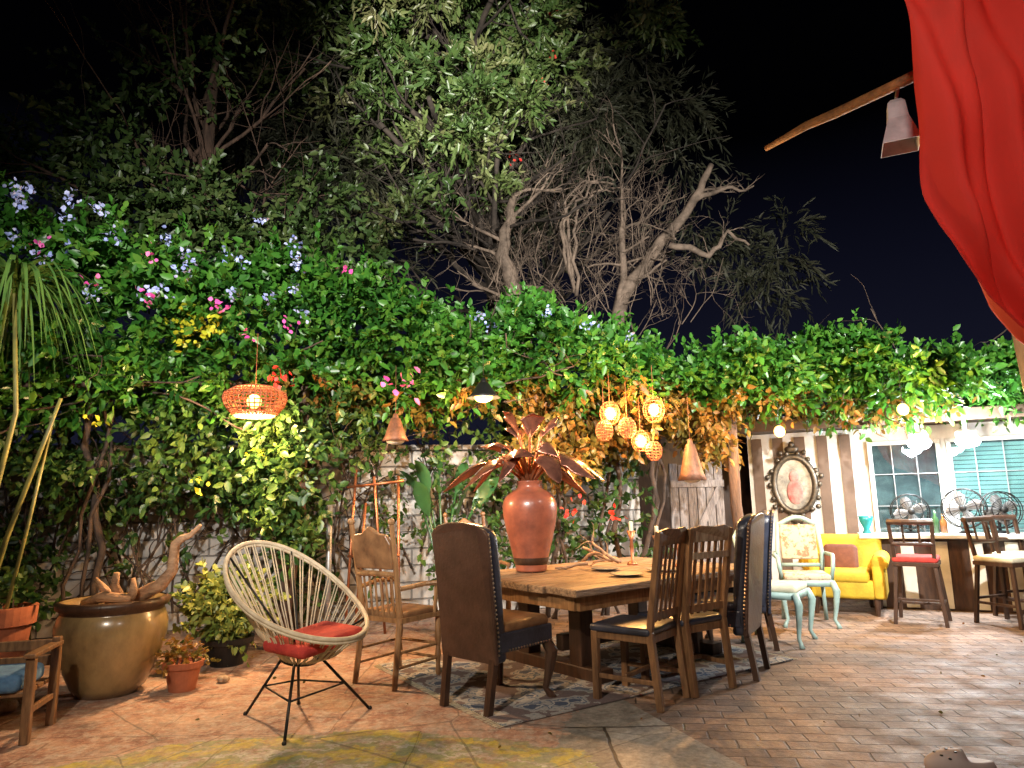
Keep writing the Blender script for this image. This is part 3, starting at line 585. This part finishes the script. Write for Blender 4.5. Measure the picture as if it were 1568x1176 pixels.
def slat(loc,rz,wood,seatm,topm=None):
    e=empty('slat_back_dining_chair',loc,rz); q=M(); h=.46; H=1.08
    B=lambda z:-.2-.17*max(0,z-h)
    for s in(-1,1):
        q.add(beam((s*.19,.2,0),(s*.19,.2,h-.02),.045,.045)); q.add(beam((s*.19,-.25,0),(s*.19,-.2,h),.04,.045)); q.add(beam((s*.19,-.2,h),(s*.2,B(H),H),.04,.04))
        q.add(beam((s*.19,-.22,.16),(s*.19,.18,.16),.02,.03))
    q.add(beam((-.17,.0,.17),(.17,.0,.17),.02,.03)).add(box((0,0,h-.045),(.4,.42,.05)))
    for x in(-.13,-.065,0,.065,.13): q.add(box((x,B(.78),.78),(.03,.012,.54),Matrix.Rotation(.168,3,'X')))
    q.add(beam((-.185,B(h+.09),h+.09),(.185,B(h+.09),h+.09),.022,.05))
    q.obj('frame',wood,e,bevel=.005)
    M().add(prism([(-.2,H-.09),(.2,H-.09),(.215,H),(.12,H+.02),(0,H+.012),(-.12,H+.02),(-.215,H)],-.012,.012,lambda p:Vector((p.x,p.y+B(p.z)-.03*(1-(p.x/.2)**2),p.z)))).obj('top_rail',topm or wood,e,bevel=.004)
    if topm: q=M(); q.add(beam((-.18,B(.9)-.02,.9),(.18,B(.9)-.02,.9),.016,.045)); q.obj('mid_rail',topm,e,bevel=.003)
    M().add(box((0,.01,h),(.44,.44,.05))).obj('seat',seatm,e,bevel=.02,seg=3,smooth=True)
slat((.79,4.77,0),52,m_waln,m_leatd)
slat((1.17,5.07,0),34,m_waln,m_leatd,m_worn)
def carved(loc,rz,name='carved_wooden_chair',cm_=m_tan,fm=m_wood):
    e=empty(name,loc,rz); q=M(); h=.47; H=1.12
    for s in(-1,1):
        q.add(lathe([(.012,0),(.02,.04),(.016,.1),(.024,.16),(.016,.22),(.026,.3),(.02,.45)],(s*.2,.2,0),10)); q.add(tube([(s*.2,-.26,0),(s*.19,-.2,h),(s*.2,-.25,.8),(s*.21,-.31,H+.02)],[.02,.024,.02,.018],8)); q.add(ball((s*.21,-.315,H+.04),.026,8,6))
        q.add(tube([(s*.2,-.22,.68),(s*.25,0,.7),(s*.24,.16,.69)],.018,8)); q.add(tube([(s*.24,.14,.69),(s*.22,.14,h)],.014,8))
    for z in(.14,.24): q.add(tube([(-.2,.2,z),(.2,.2,z)],.012,6)).add(tube([(-.2,-.22,z),(-.2,.2,z)],.01,6)).add(tube([(.2,-.22,z),(.2,.2,z)],.01,6))
    for x in np.linspace(-.14,.14,6): q.add(tube([(x,-.2,h),(x,-.245,.78)],.009,6))
    q.add(tube([(-.19,-.25,.78),(0,-.27,.79),(.19,-.25,.78)],.02,8)); q.add(box((0,0,h-.01),(.46,.44,.035)))
    q.obj('turned_frame',fm,e,smooth=False)
    M().add(prism([(-.19,.82),(.19,.82),(.2,1.0),(.16,1.07),(.08,1.08),(0,1.13),(-.08,1.08),(-.16,1.07),(-.2,1.0)],-.02,.02,lambda p:Vector((p.x,p.y-.26-.2*(p.z-.8),p.z)))).obj('carved_crest',cm_,e,bevel=.012,seg=3)
    M().add(box((0,0,h+.02),(.42,.4,.05))).obj('seat',m_tan,e,bevel=.018,seg=3,smooth=True)
carved((-.88,5.4,0),-35); carved((-.35,6.75,0),-150,'carved_wooden_chair',m_waln,m_waln)
# ================================================================ table
tb=empty('rustic_dining_table',(.40,4.68,0),38.5); Lx,Ly,ht=2.2,1.5,.70; q=M()
for i in range(9): q.add(box((Lx/2+random.uniform(-.012,.012),.083+i*.1667,ht-.025+random.uniform(-.002,.002)),(Lx,.158,.05)))
q.obj('planks',m_tab,tb,bevel=.007)
q=M(); q.add(box((Lx/2,.08,ht-.10),(Lx-.16,.035,.1))).add(box((Lx/2,Ly-.08,ht-.10),(Lx-.16,.035,.1))).add(box((.08,Ly/2,ht-.10),(.035,Ly-.2,.1))).add(box((Lx-.08,Ly/2,ht-.10),(.035,Ly-.2,.1)))
q.obj('apron',m_wood,tb,bevel=.004)
q=M()
for xx in(.45,Lx-.45):
    q.add(box((xx,Ly/2,.05),(.14,1.1,.1))).add(box((xx,Ly/2,.61),(.14,1.1,.08)))
    for yy in(.45,1.05): q.add(box((xx,yy,.33),(.13,.13,.48)))
q.add(box((Lx/2,Ly/2,.2),(Lx-1.0,.08,.12))); q.obj('trestle_legs',m_dark,tb,bevel=.008)
vs=empty('terracotta_vase',(.13,5.95,.70))
pr=[(0,0),(.13,0),(.135,.02),(.13,.04),(.145,.1),(.175,.22),(.21,.36),(.232,.48),(.235,.56),(.215,.62),(.16,.665),(.11,.69),(.1,.71),(.11,.745),(.12,.755),(.10,.76),(.09,.72),(.085,.6)]
M().add(lathe(pr,seg=48)).obj('body',m_vase,vs,smooth=True,sub=1)
M().add(lathe([(.12,.06),(.137,.062),(.15,.1),(.152,.12)],seg=48)).obj('dark_band',m_dark,vs,smooth=True)
q=M();q2=M()
for a,R_,h,dr,w_ in[(0,.66,.44,.34,.14),(.5,.6,.36,.36,.13),(3.1,.76,.42,.38,.15),(2.6,.5,.52,.12,.13),(3.6,.62,.44,.38,.13),(4.4,.45,.47,.2,.13),(5.2,.5,.45,.36,.13),(1.4,.3,.62,0,.1),(2.0,.35,.6,.05,.11),(4.9,.2,.62,.0,.11),(5.8,.62,.48,.36,.13),(.2,.28,.62,-.0,.1),(3.4,.22,.66,0,.1),(4.0,.4,.52,.4,.13),(5.5,.35,.57,.28,.12),(3.0,.5,.5,.45,.12),(.1,.42,.52,.42,.12)]:
    ca,sa=math.cos(a),math.sin(a)
    P_=[Vector((ca*R_*t,sa*R_*t,.7+h*math.sin(min(t*2.0,1.6))-dr*t*t*1.2)) for t in np.linspace(0,1,12)]
    q2.add(tube(P_[:6],.014,6)); ww=[.002,.35,.75,1,1,.8,.5,.02]
    lf=P_[4:]; q.add(ribbon(lf,[w_*k*random.uniform(.7,1.25) for k in ww],random.choice([-.9,-.6,-.4]),(0.1*sa,-.1*ca,1)))
q.obj('copper_leaves',m_cop,vs,smooth=True,sub=1,solid=.004); q2.obj('stems',m_copp,vs,smooth=True)
def plate(x,y,r=.13): 
    e=empty('plate',(x,y,.703)); M().add(lathe([(0,.004),(r*.6,.004),(r,.018),(r*.98,.022),(r*.6,.01),(0,.009)])).obj('dish',m_gmet,e,smooth=True)
plate(.85,5.45);plate(1.2,5.75,.14);plate(.75,5.9,.12)
e=empty('driftwood_centerpiece',(.75,6.15,.73),20); q=M()
for k in range(5): grow(q,Vector((random.uniform(-.2,.2),random.uniform(-.1,.1),.02)),Vector((random.uniform(-1,1),random.uniform(-.3,.3),.1)),.3,.018,1,.4,2,0)
q.obj('wood',m_drift,e,smooth=True)
for x,y,h,mt in((1.25,6.2,.26,m_rust),(1.4,6.05,.2,m_copp),(1.05,6.35,.3,m_copp)):
    e=empty('candle_holder',(x,y,.70)); M().add(lathe([(0,0),(.05,0),(.045,.02),(.012,.04),(.018,h*.5),(.012,h*.7),(.04,h),(.035,h),(0,h-.02)],seg=18)).obj('stem',mt,e,smooth=True); M().add(lathe([(.018,h-.02),(.018,h+.08),(0,h+.085)],seg=12)).obj('candle',m_cream,e)
# ================================================================ Acapulco chair
ac=empty('acapulco_chair',(-1.35,4.42,0),-122); q=M(); n=40
def rim(a):
    ca,sa=math.cos(a),math.sin(a); wv_=.40*(1+.10*ca)
    s=-ca*.53; return Vector((sa*wv_, s*.86, .73-s*.50+(.06*(ca**2))))
RP=[rim(a) for a in np.linspace(0,2*math.pi,65)[:-1]]
M().add(tube(RP,.014,10,True)).obj('rim_frame',m_cord,ac,smooth=True)
M().add(tube([p+Vector((0,0,-.02)) for p in RP],.01,8,True)).obj('rim_steel',m_cord,ac,smooth=True)
ic=Vector((0,.02,.37))
for i in range(n):
    for off in(0,.045):
        a=2*math.pi*i/n+off; p=rim(a); qq=ic+Vector((math.sin(a)*.11,-math.cos(a)*.10,.02*math.cos(a)))
        mid=p.lerp(qq,.55)+Vector((random.gauss(0,.003),0,-.035)); q.add(tube([p,mid,qq],.0045,6))
q.obj('cords',m_cord,ac,smooth=True)
M().add(tube([ic+Vector((math.sin(a)*.11,-math.cos(a)*.10,.02*math.cos(a))) for a in np.linspace(0,2*math.pi,25)[:-1]],.012,8,True)).obj('hub_ring',m_blk,ac,smooth=True)
M().add(box((0.02,.17,.50),(.50,.36,.075),Matrix.Rotation(-.05,3,'X')@Matrix.Rotation(.08,3,'Y'))).obj('cushion',m_redc,ac,smooth=True,bevel=.035,seg=4)
q=M(); th=math.radians(122)
feet=[]
for wx,wy in((-.37,.17),(.06,-.39),(.40,.24),(-.1,.38)):
    feet.append(Vector((wx*math.cos(th)-wy*math.sin(th),wx*math.sin(th)+wy*math.cos(th),0)))
for ft in feet:
    top=Vector((ft.x*.28,ft.y*.28,.37)); q.add(tube([ft,top],.009,8)); q.add(ball(ft+Vector((0,0,.008)),.014,8,6))
for i in range(4):
    a,b_=feet[i],feet[(i+1)%4]; pa=a.lerp(Vector((a.x*.28,a.y*.28,.37)),.5); pb=b_.lerp(Vector((b_.x*.28,b_.y*.28,.37)),.5); q.add(tube([pa,pb],.006,6))
for s in(-.6,.6,math.pi-.9,math.pi+.9): q.add(tube([rim(s),ic],.007,6))
q.obj('legs',m_blk,ac,smooth=True)
# ================================================================ left pots
bpot=empty('glazed_urn',(-2.93,5.18,0)); M().add(lathe([(0,0),(.19,0),(.24,.06),(.32,.24),(.36,.4),(.365,.48),(.34,.56),(.32,.58),(.36,.6),(.37,.64),(.33,.65),(.30,.6),(.28,.5)],seg=48)).obj('body',m_glz,bpot,smooth=True)
M().add(lathe([(.333,.56),(.332,.582),(.366,.602),(.373,.642),(.34,.655)],seg=48)).obj('dark_rim',m_dark,bpot,smooth=True)
M().add(lathe([(0,.58),(.31,.57)])).obj('soil',m_bark,bpot)
q=M(); q.add(tube([(-.05,0,.6),(.12,.02,.63),(.25,0,.70),(.34,-.02,.74),(.41,0,.84),(.40,.03,.95),(.42,0,1.03),(.47,0,1.07),(.52,.02,1.09),(.6,0,1.16)],[.045,.055,.05,.048,.04,.036,.034,.028,.02,.012],12)); q.add(tube([(.0,0,.6),(-.05,-.05,.72),(-.12,-.05,.80)],[.045,.03,.012],8)); q.add(tube([(.1,-.05,.6),(.05,-.1,.75),(.07,-.12,.84)],[.04,.03,.022],8)); q.add(tube([(-.22,0,.62),(.0,-.14,.68),(.2,-.14,.66)],[.03,.04,.03],8)); q.add(tube([(.15,-.1,.6),(.2,-.12,.72),(.18,-.1,.8)],[.04,.03,.015],8))
q.obj('driftwood',m_drift,bpot,smooth=True)
def pot(name,loc,r,h,mt,pm=None,n=0,pr_=.15,ph=.2,L_=.07,asp=.3):
    e=empty(name,loc); M().add(lathe([(0,0),(r*.65,0),(r*.9,h*.78),(r*1.02,h*.8),(r*1.05,h),(r*.9,h),(r*.85,h*.8)],seg=32)).add(lathe([(0,h*.85),(r*.9,h*.85)])).obj('pot',mt,e,smooth=False)
    if n:
        P,D=blob(n,(0,0,h+ph),(pr_,pr_,ph),.5,.2); P,D,l,wd,v=sprigs(P,D,8,.12,L_,asp); leaf_mesh('foliage',P,D,l,wd,pm,e,var=v)
        q=M()
        for k in range(7): grow(q,Vector((random.gauss(0,r*.3),random.gauss(0,r*.3),h*.8)),Vector((random.gauss(0,.4),random.gauss(0,.4),1)),ph*1.6,.01,1,.3,2)
        q.obj('stems',m_bark,e)
    return e
pot('terracotta_flowerpot',(-2.42,5.22,0),.135,.2,m_terr,m_olive,30,.1,.04,.045)
pot('potted_shrub',(-2.42,6.0,0),.2,.22,m_blk,m_varieg,260,.34,.27,.07,.32)
pot('terracotta_planter',(-3.7,5.1,0),.22,.62,m_terr,m_greenL,30,.2,.1,.08)
q=M(); e=empty('river_stones')
for x,y,r in((-3.35,4.75,.08),(-3.2,4.9,.06),(-3.3,4.55,.05),(-2.2,5.4,.05),(-3.45,4.9,.1)): q.add(ball((x,y,r*.5),(r,r*.8,r*.6),10,7))
q.obj('stones',m_worn,e,smooth=True)
bn=empty('wooden_bench',(-3.2,4.2,0),14,.86); q=M()
for x in(-.45,.45): q.add(box((x,-.2,.27),(.055,.055,.54))).add(box((x,.22,.30),(.055,.055,.6))).add(box((x,0,.555),(.07,.5,.03))).add(box((x,0,.2),(.03,.4,.04)))
for y in(-.16,-.05,.06,.17): q.add(box((0,y,.31),(.86,.09,.03)))
for z in(.44,.55): q.add(box((0,.22,z),(.84,.025,.07)))
q.obj('frame',m_waln,bn,bevel=.006); M().add(box((-.01,-.03,.385),(.83,.44,.12))).obj('cushion',m_bluec,bn,bevel=.045,seg=4,smooth=True)
ea=empty('copper_easel',(-1.42,6.7,0),-5); q=M()
for a,b_ in(((-.2,0,0),(-.12,.02,1.62)),((.32,0,0),(.30,.02,1.55)),((.05,.5,0),(.05,.05,1.55)),((-.2,0,1.45),(.36,0,1.5)),((-.18,0,.8),(.32,0,.8)),((-.1,0,0.1),(-.02,.02,1.3))): q.add(tube([a,b_],.014,8))
q.obj('rods',m_copp,ea,smooth=True)
e=empty('metal_pipe_post',(-1.75,6.6,0)); M().add(tube([(0,0,0),(0.0,0,1.3)],.028,12)).add(ball((0,0,1.31),.034)).obj('pipe',m_gmet,e,smooth=True)
# ================================================================ hanging lamps
def wire(q,x,y,z0,z1): q.add(tube([(x,y,z0),(x,y,z1)],.003,5))
wl=empty('wicker_pendant_lamp',(-2.2,5.8,2.17)); q=M()
prf=[(.06,.13),(.17,.12),(.25,.07),(.262,.03),(.24,-.04),(.19,-.1),(.15,-.13)]
for i in range(len(prf)-1):
    for k in range(2):
        r_=prf[i][0]+(prf[i+1][0]-prf[i][0])*k/2; z_=prf[i][1]+(prf[i+1][1]-prf[i][1])*k/2
        q.add(tube([(r_*math.cos(a),r_*math.sin(a),z_) for a in np.linspace(0,2*math.pi,33)[:-1]],.0055,5,True))
for a in np.linspace(0,2*math.pi,37)[:-1]: q.add(tube([(r_*math.cos(a),r_*math.sin(a),z_) for r_,z_ in prf],.005,5))
wire(q,0,0,.13,.6); q.obj('woven_shade',m_wick,wl,smooth=True)
M().add(ball((0,-.02,.0),.06)).obj('bulb',e_warm,wl,smooth=True); M().add(lathe([(0,-.135),(.14,-.13)])).obj('diffuser',e_soft,wl)
light('lamp','POINT',(0,0,-.22),280,(1,.60,.29),wl,.08); light('inner','POINT',(0,-.1,.06),14,(1,.5,.2),wl,.03)
def cone(name,loc,r,h,mt,em,en,col=(1,.58,.25),cord=.5):
    e=empty(name,loc); q=M(); q.add(lathe([(.03,h),(.045,h*.97),(r*.8,h*.2),(r,0),(r*.97,0),(r*.76,h*.2),(.03,h*.93)],seg=28)); q.add(lathe([(.0,h+.04),(.02,h+.04),(.03,h)],seg=12)); wire(q,0,0,h,h+cord); q.obj('shade',mt,e,smooth=True)
    M().add(ball((0,0,h*.05),(.09,.09,.045))).obj('bulb',em,e,smooth=True)
    if en: light('lamp','POINT',(0,0,-.08),en,col,e,.04)
cone('pendant_lamp',(-.27,6.4,2.25),.16,.15,m_blk,e_warm,150)
off=mat('frosted_bulb',(.6,.6,.58),None,5,.3)
cone('hanging_bucket_lamp',(1.75,6.8,1.45),.14,.36,m_rust,off,0); cone('rust_lantern',(-1.1,6.4,1.86),.125,.22,m_rust,off,0)
def lantern(loc,en,r=.1):
    e=empty('hanging_lantern',loc); q=M()
    for k in range(7):
        z=-r*1.1+k*r*2.2/6; rr=r*math.sqrt(max(.1,1-(z/(r*1.25))**2)); q.add(tube([(rr*math.cos(a),rr*math.sin(a),z) for a in np.linspace(0,2*math.pi,19)[:-1]],.004,5,True))
    for a in np.linspace(0,2*math.pi,13)[:-1]: q.add(tube([(r*math.sqrt(max(.05,1-(z/(r*1.25))**2))*math.cos(a),r*math.sqrt(max(.05,1-(z/(r*1.25))**2))*math.sin(a),z) for z in np.linspace(-r*1.15,r*1.15,7)],.0035,4))
    wire(q,0,0,r,r+.35); q.obj('wire_cage',m_wick,e,smooth=True)
    if en: M().add(ball((0,0,0),(.055,.055,.065))).obj('bulb',e_warm,e,smooth=True); light('lamp','POINT',(0,-.12,-.02),en,(1,.48,.14),e,.04)
lantern((.97,6.8,2.13),100);lantern((1.43,6.9,2.17),110,.11);lantern((1.27,6.85,1.85),70,.09);lantern((1.12,6.7,1.97),0,.085);lantern((1.38,6.75,1.74),0,.08);lantern((.9,6.75,1.95),0,.085)
def bulb(loc,en):
    e=empty('festoon_bulb',loc); q=M(); wire(q,0,0,.04,.4); q.add(tube([(0,0,.03),(0,0,.08)],.016,8)); q.obj('socket',m_blk,e); M().add(ball((0,0,0),(.055,.055,.06))).obj('glass',e_warm,e,smooth=True); light('lamp','POINT',(0,-.08,-.06),en,(1,.55,.18),e,.04)
bulb((2.8,7.2,1.95),100); bulb((3.95,6.9,2.12),120)
# ================================================================ curtain, pole, lamp, post
cm,nt,b=newmat('red_canvas'); b.inputs['Base Color'].default_value=(.66,.055,.035,1); b.inputs['Roughness'].default_value=.8
N=nt.nodes; t=N.new('ShaderNodeBsdfTranslucent'); t.inputs[0].default_value=(.8,.08,.04,1); mx=N.new('ShaderNodeMixShader'); mx.inputs[0].default_value=.4
wv=N.new('ShaderNodeTexNoise'); wv.inputs['Scale'].default_value=60; wv.inputs['Detail'].default_value=10; bp=N.new('ShaderNodeBump'); bp.inputs['Strength'].default_value=.25; bp.inputs['Distance'].default_value=.01; nt.links.new(wv.outputs[0],bp.inputs['Height']); nt.links.new(bp.outputs[0],b.inputs['Normal'])
nt.links.new(b.outputs[0],mx.inputs[1]);nt.links.new(t.outputs[0],mx.inputs[2]);nt.links.new(mx.outputs[0],N['Material Output'].inputs[0])
cu=empty('red_curtain'); v=[];f=[];nu,nv=80,60
edge=[(3.6,1.60),(3.27,1.64),(3.0,1.66),(2.7,1.66),(2.45,1.645),(2.3,1.66),(2.15,1.70),(2.0,1.76),(1.88,1.86),(1.80,1.98)]
ez=[a for a,_ in edge][::-1]; ex=[b_ for _,b_ in edge][::-1]
for j in range(nv+1):
    s=j/nv; z0=3.6-1.8*s; x0=float(np.interp(z0,ez,ex)); 
    for i in range(nu+1):
        u=i/nu; x=x0+u*(1.5-.5*s); z=z0-u*.35*s-.15*u*u*s; y=2.5+.055*math.sin(u*26+s*5+math.sin(s*7))*(1-.25*s)+.03*math.sin(u*55-s*9)+.012*math.sin(s*23+u*9)+.1*u; v.append(Vector((x,y,z)))
for j in range(nv):
    for i in range(nu): a=j*(nu+1)+i; f.append((a,a+1,a+nu+2,a+nu+1))
M().add((v,f)).obj('cloth',cm,cu,smooth=True,solid=.003)
e=empty('bamboo_pole'); M().add(tube([(1.42,3.5,3.17),(1.55,3.28,3.175),(1.63,3.15,3.16),(1.76,2.95,3.15),(1.9,2.7,3.13)],[.014,.022,.024,.025,.027],10)).obj('pole',mat('bamboo',(.34,.15,.045),(.14,.06,.02),14,.6,bump=.6),e,smooth=True)
e=empty('metal_lamp_shade',(1.82,2.95,2.93),20); M().add(lathe([(.03,.17),(.05,.15),(.06,.07),(.11,-.06),(.107,-.06),(.055,.07)],seg=4)).obj('shade',mat('dull_tin',(.55,.55,.56),(.35,.35,.36),9,.5,.1),e); M().add(tube([(0,0,.16),(0,-.02,.22)],.008)).obj('bracket',m_gmet,e)
e=empty('porch_post'); M().add(beam((4.0,5,0),(3.8,5,3.2),.13,.13)).obj('timber',m_dark,e,bevel=.008)
# clog
cl=empty('white_clog',(2.03,3.42,0),-15); q=M()
vv,ff=ball((0,0,.045),(.15,.055,.075),28,16); vv=[Vector((p.x,p.y*(1.1 if p.x<0 else .85),max(p.z,.02) if p.x<.02 else max(.02,min(p.z,.075)))) for p in vv]
q.add((vv,ff)); q.obj('upper',mat('white_foam',(.5,.42,.4),(.42,.34,.32),6,.6),cl,smooth=True)
M().add(ball((0,0,.015),(.158,.062,.018),24,8)).obj('sole',mat('clog_sole',(.3,.12,.1),None,8,.7),cl,smooth=True)
q=M()
for x,y in((-.1,0),(-.08,.03),(-.08,-.03),(-.05,0),(-.05,.045),(-.05,-.045),(-.02,.02),(-.02,-.025)):
    z=.045+.075*math.sqrt(max(0,1-(x/.15)**2-(y/.06)**2)); q.add(ball((x,y,z),(.008,.008,.004),8,6))
q.obj('vent_holes',m_blk,cl)
# ================================================================ patio flood lights (off frame, lighting the garden), plus added front fill and curtain light
def flood(loc,aim,en,size,blend,col=(1,.96,.88)):
    e=empty('unseen_flood_light'); M().add(tube([(loc[0],loc[1]-.25,0),(loc[0],loc[1]-.25,loc[2])],.03,8)).add(box((loc[0],loc[1]-.16,loc[2]),(.25,.12,.18))).obj('pole_and_housing',m_blk,e)
    light('lamp','SPOT',loc,en,col,e,.06,aim,size,blend)
flood((-.8,-.5,4.2),(-.8,11,8.6),12500,27,1.0,(1,.95,.84))
flood((-1.2,-.6,3.8),(-1.3,6.8,3.5),4600,64,1.0)
flood((3.2,3.0,3.6),(2.8,8,2.9),2700,95,.6)
flood((-1.6,.6,3.2),(-.5,4.8,.5),620,85,.9,(1,.84,.66))  # unseen front fill, added to brighten the floor and near chairs
e=empty('curtain_fill_lamp',(.95,1.1,3.35)); M().add(lathe([(.0,.22),(.02,.2),(.11,.1),(.12,.05)],seg=20)).obj('shade',m_blk,e); light('lamp','POINT',(0,0,0),75,(1,.9,.8),e,.08)  # unseen lamp added to brighten the curtain and the tin shade
# ================================================================ camera
cam=bpy.data.cameras.new('camera'); co=bpy.data.objects.new('camera',cam); COL.objects.link(co); S.camera=co
cam.sensor_width=36; cam.lens=36*1050/1568; cam.clip_end=500; cam.clip_start=.05
co.matrix_world=Matrix.Translation((0,0,1.3))@(Matrix.Rotation(math.radians(99.57),4,'X')@Matrix.Rotation(math.radians(-1.2),4,'Z'))
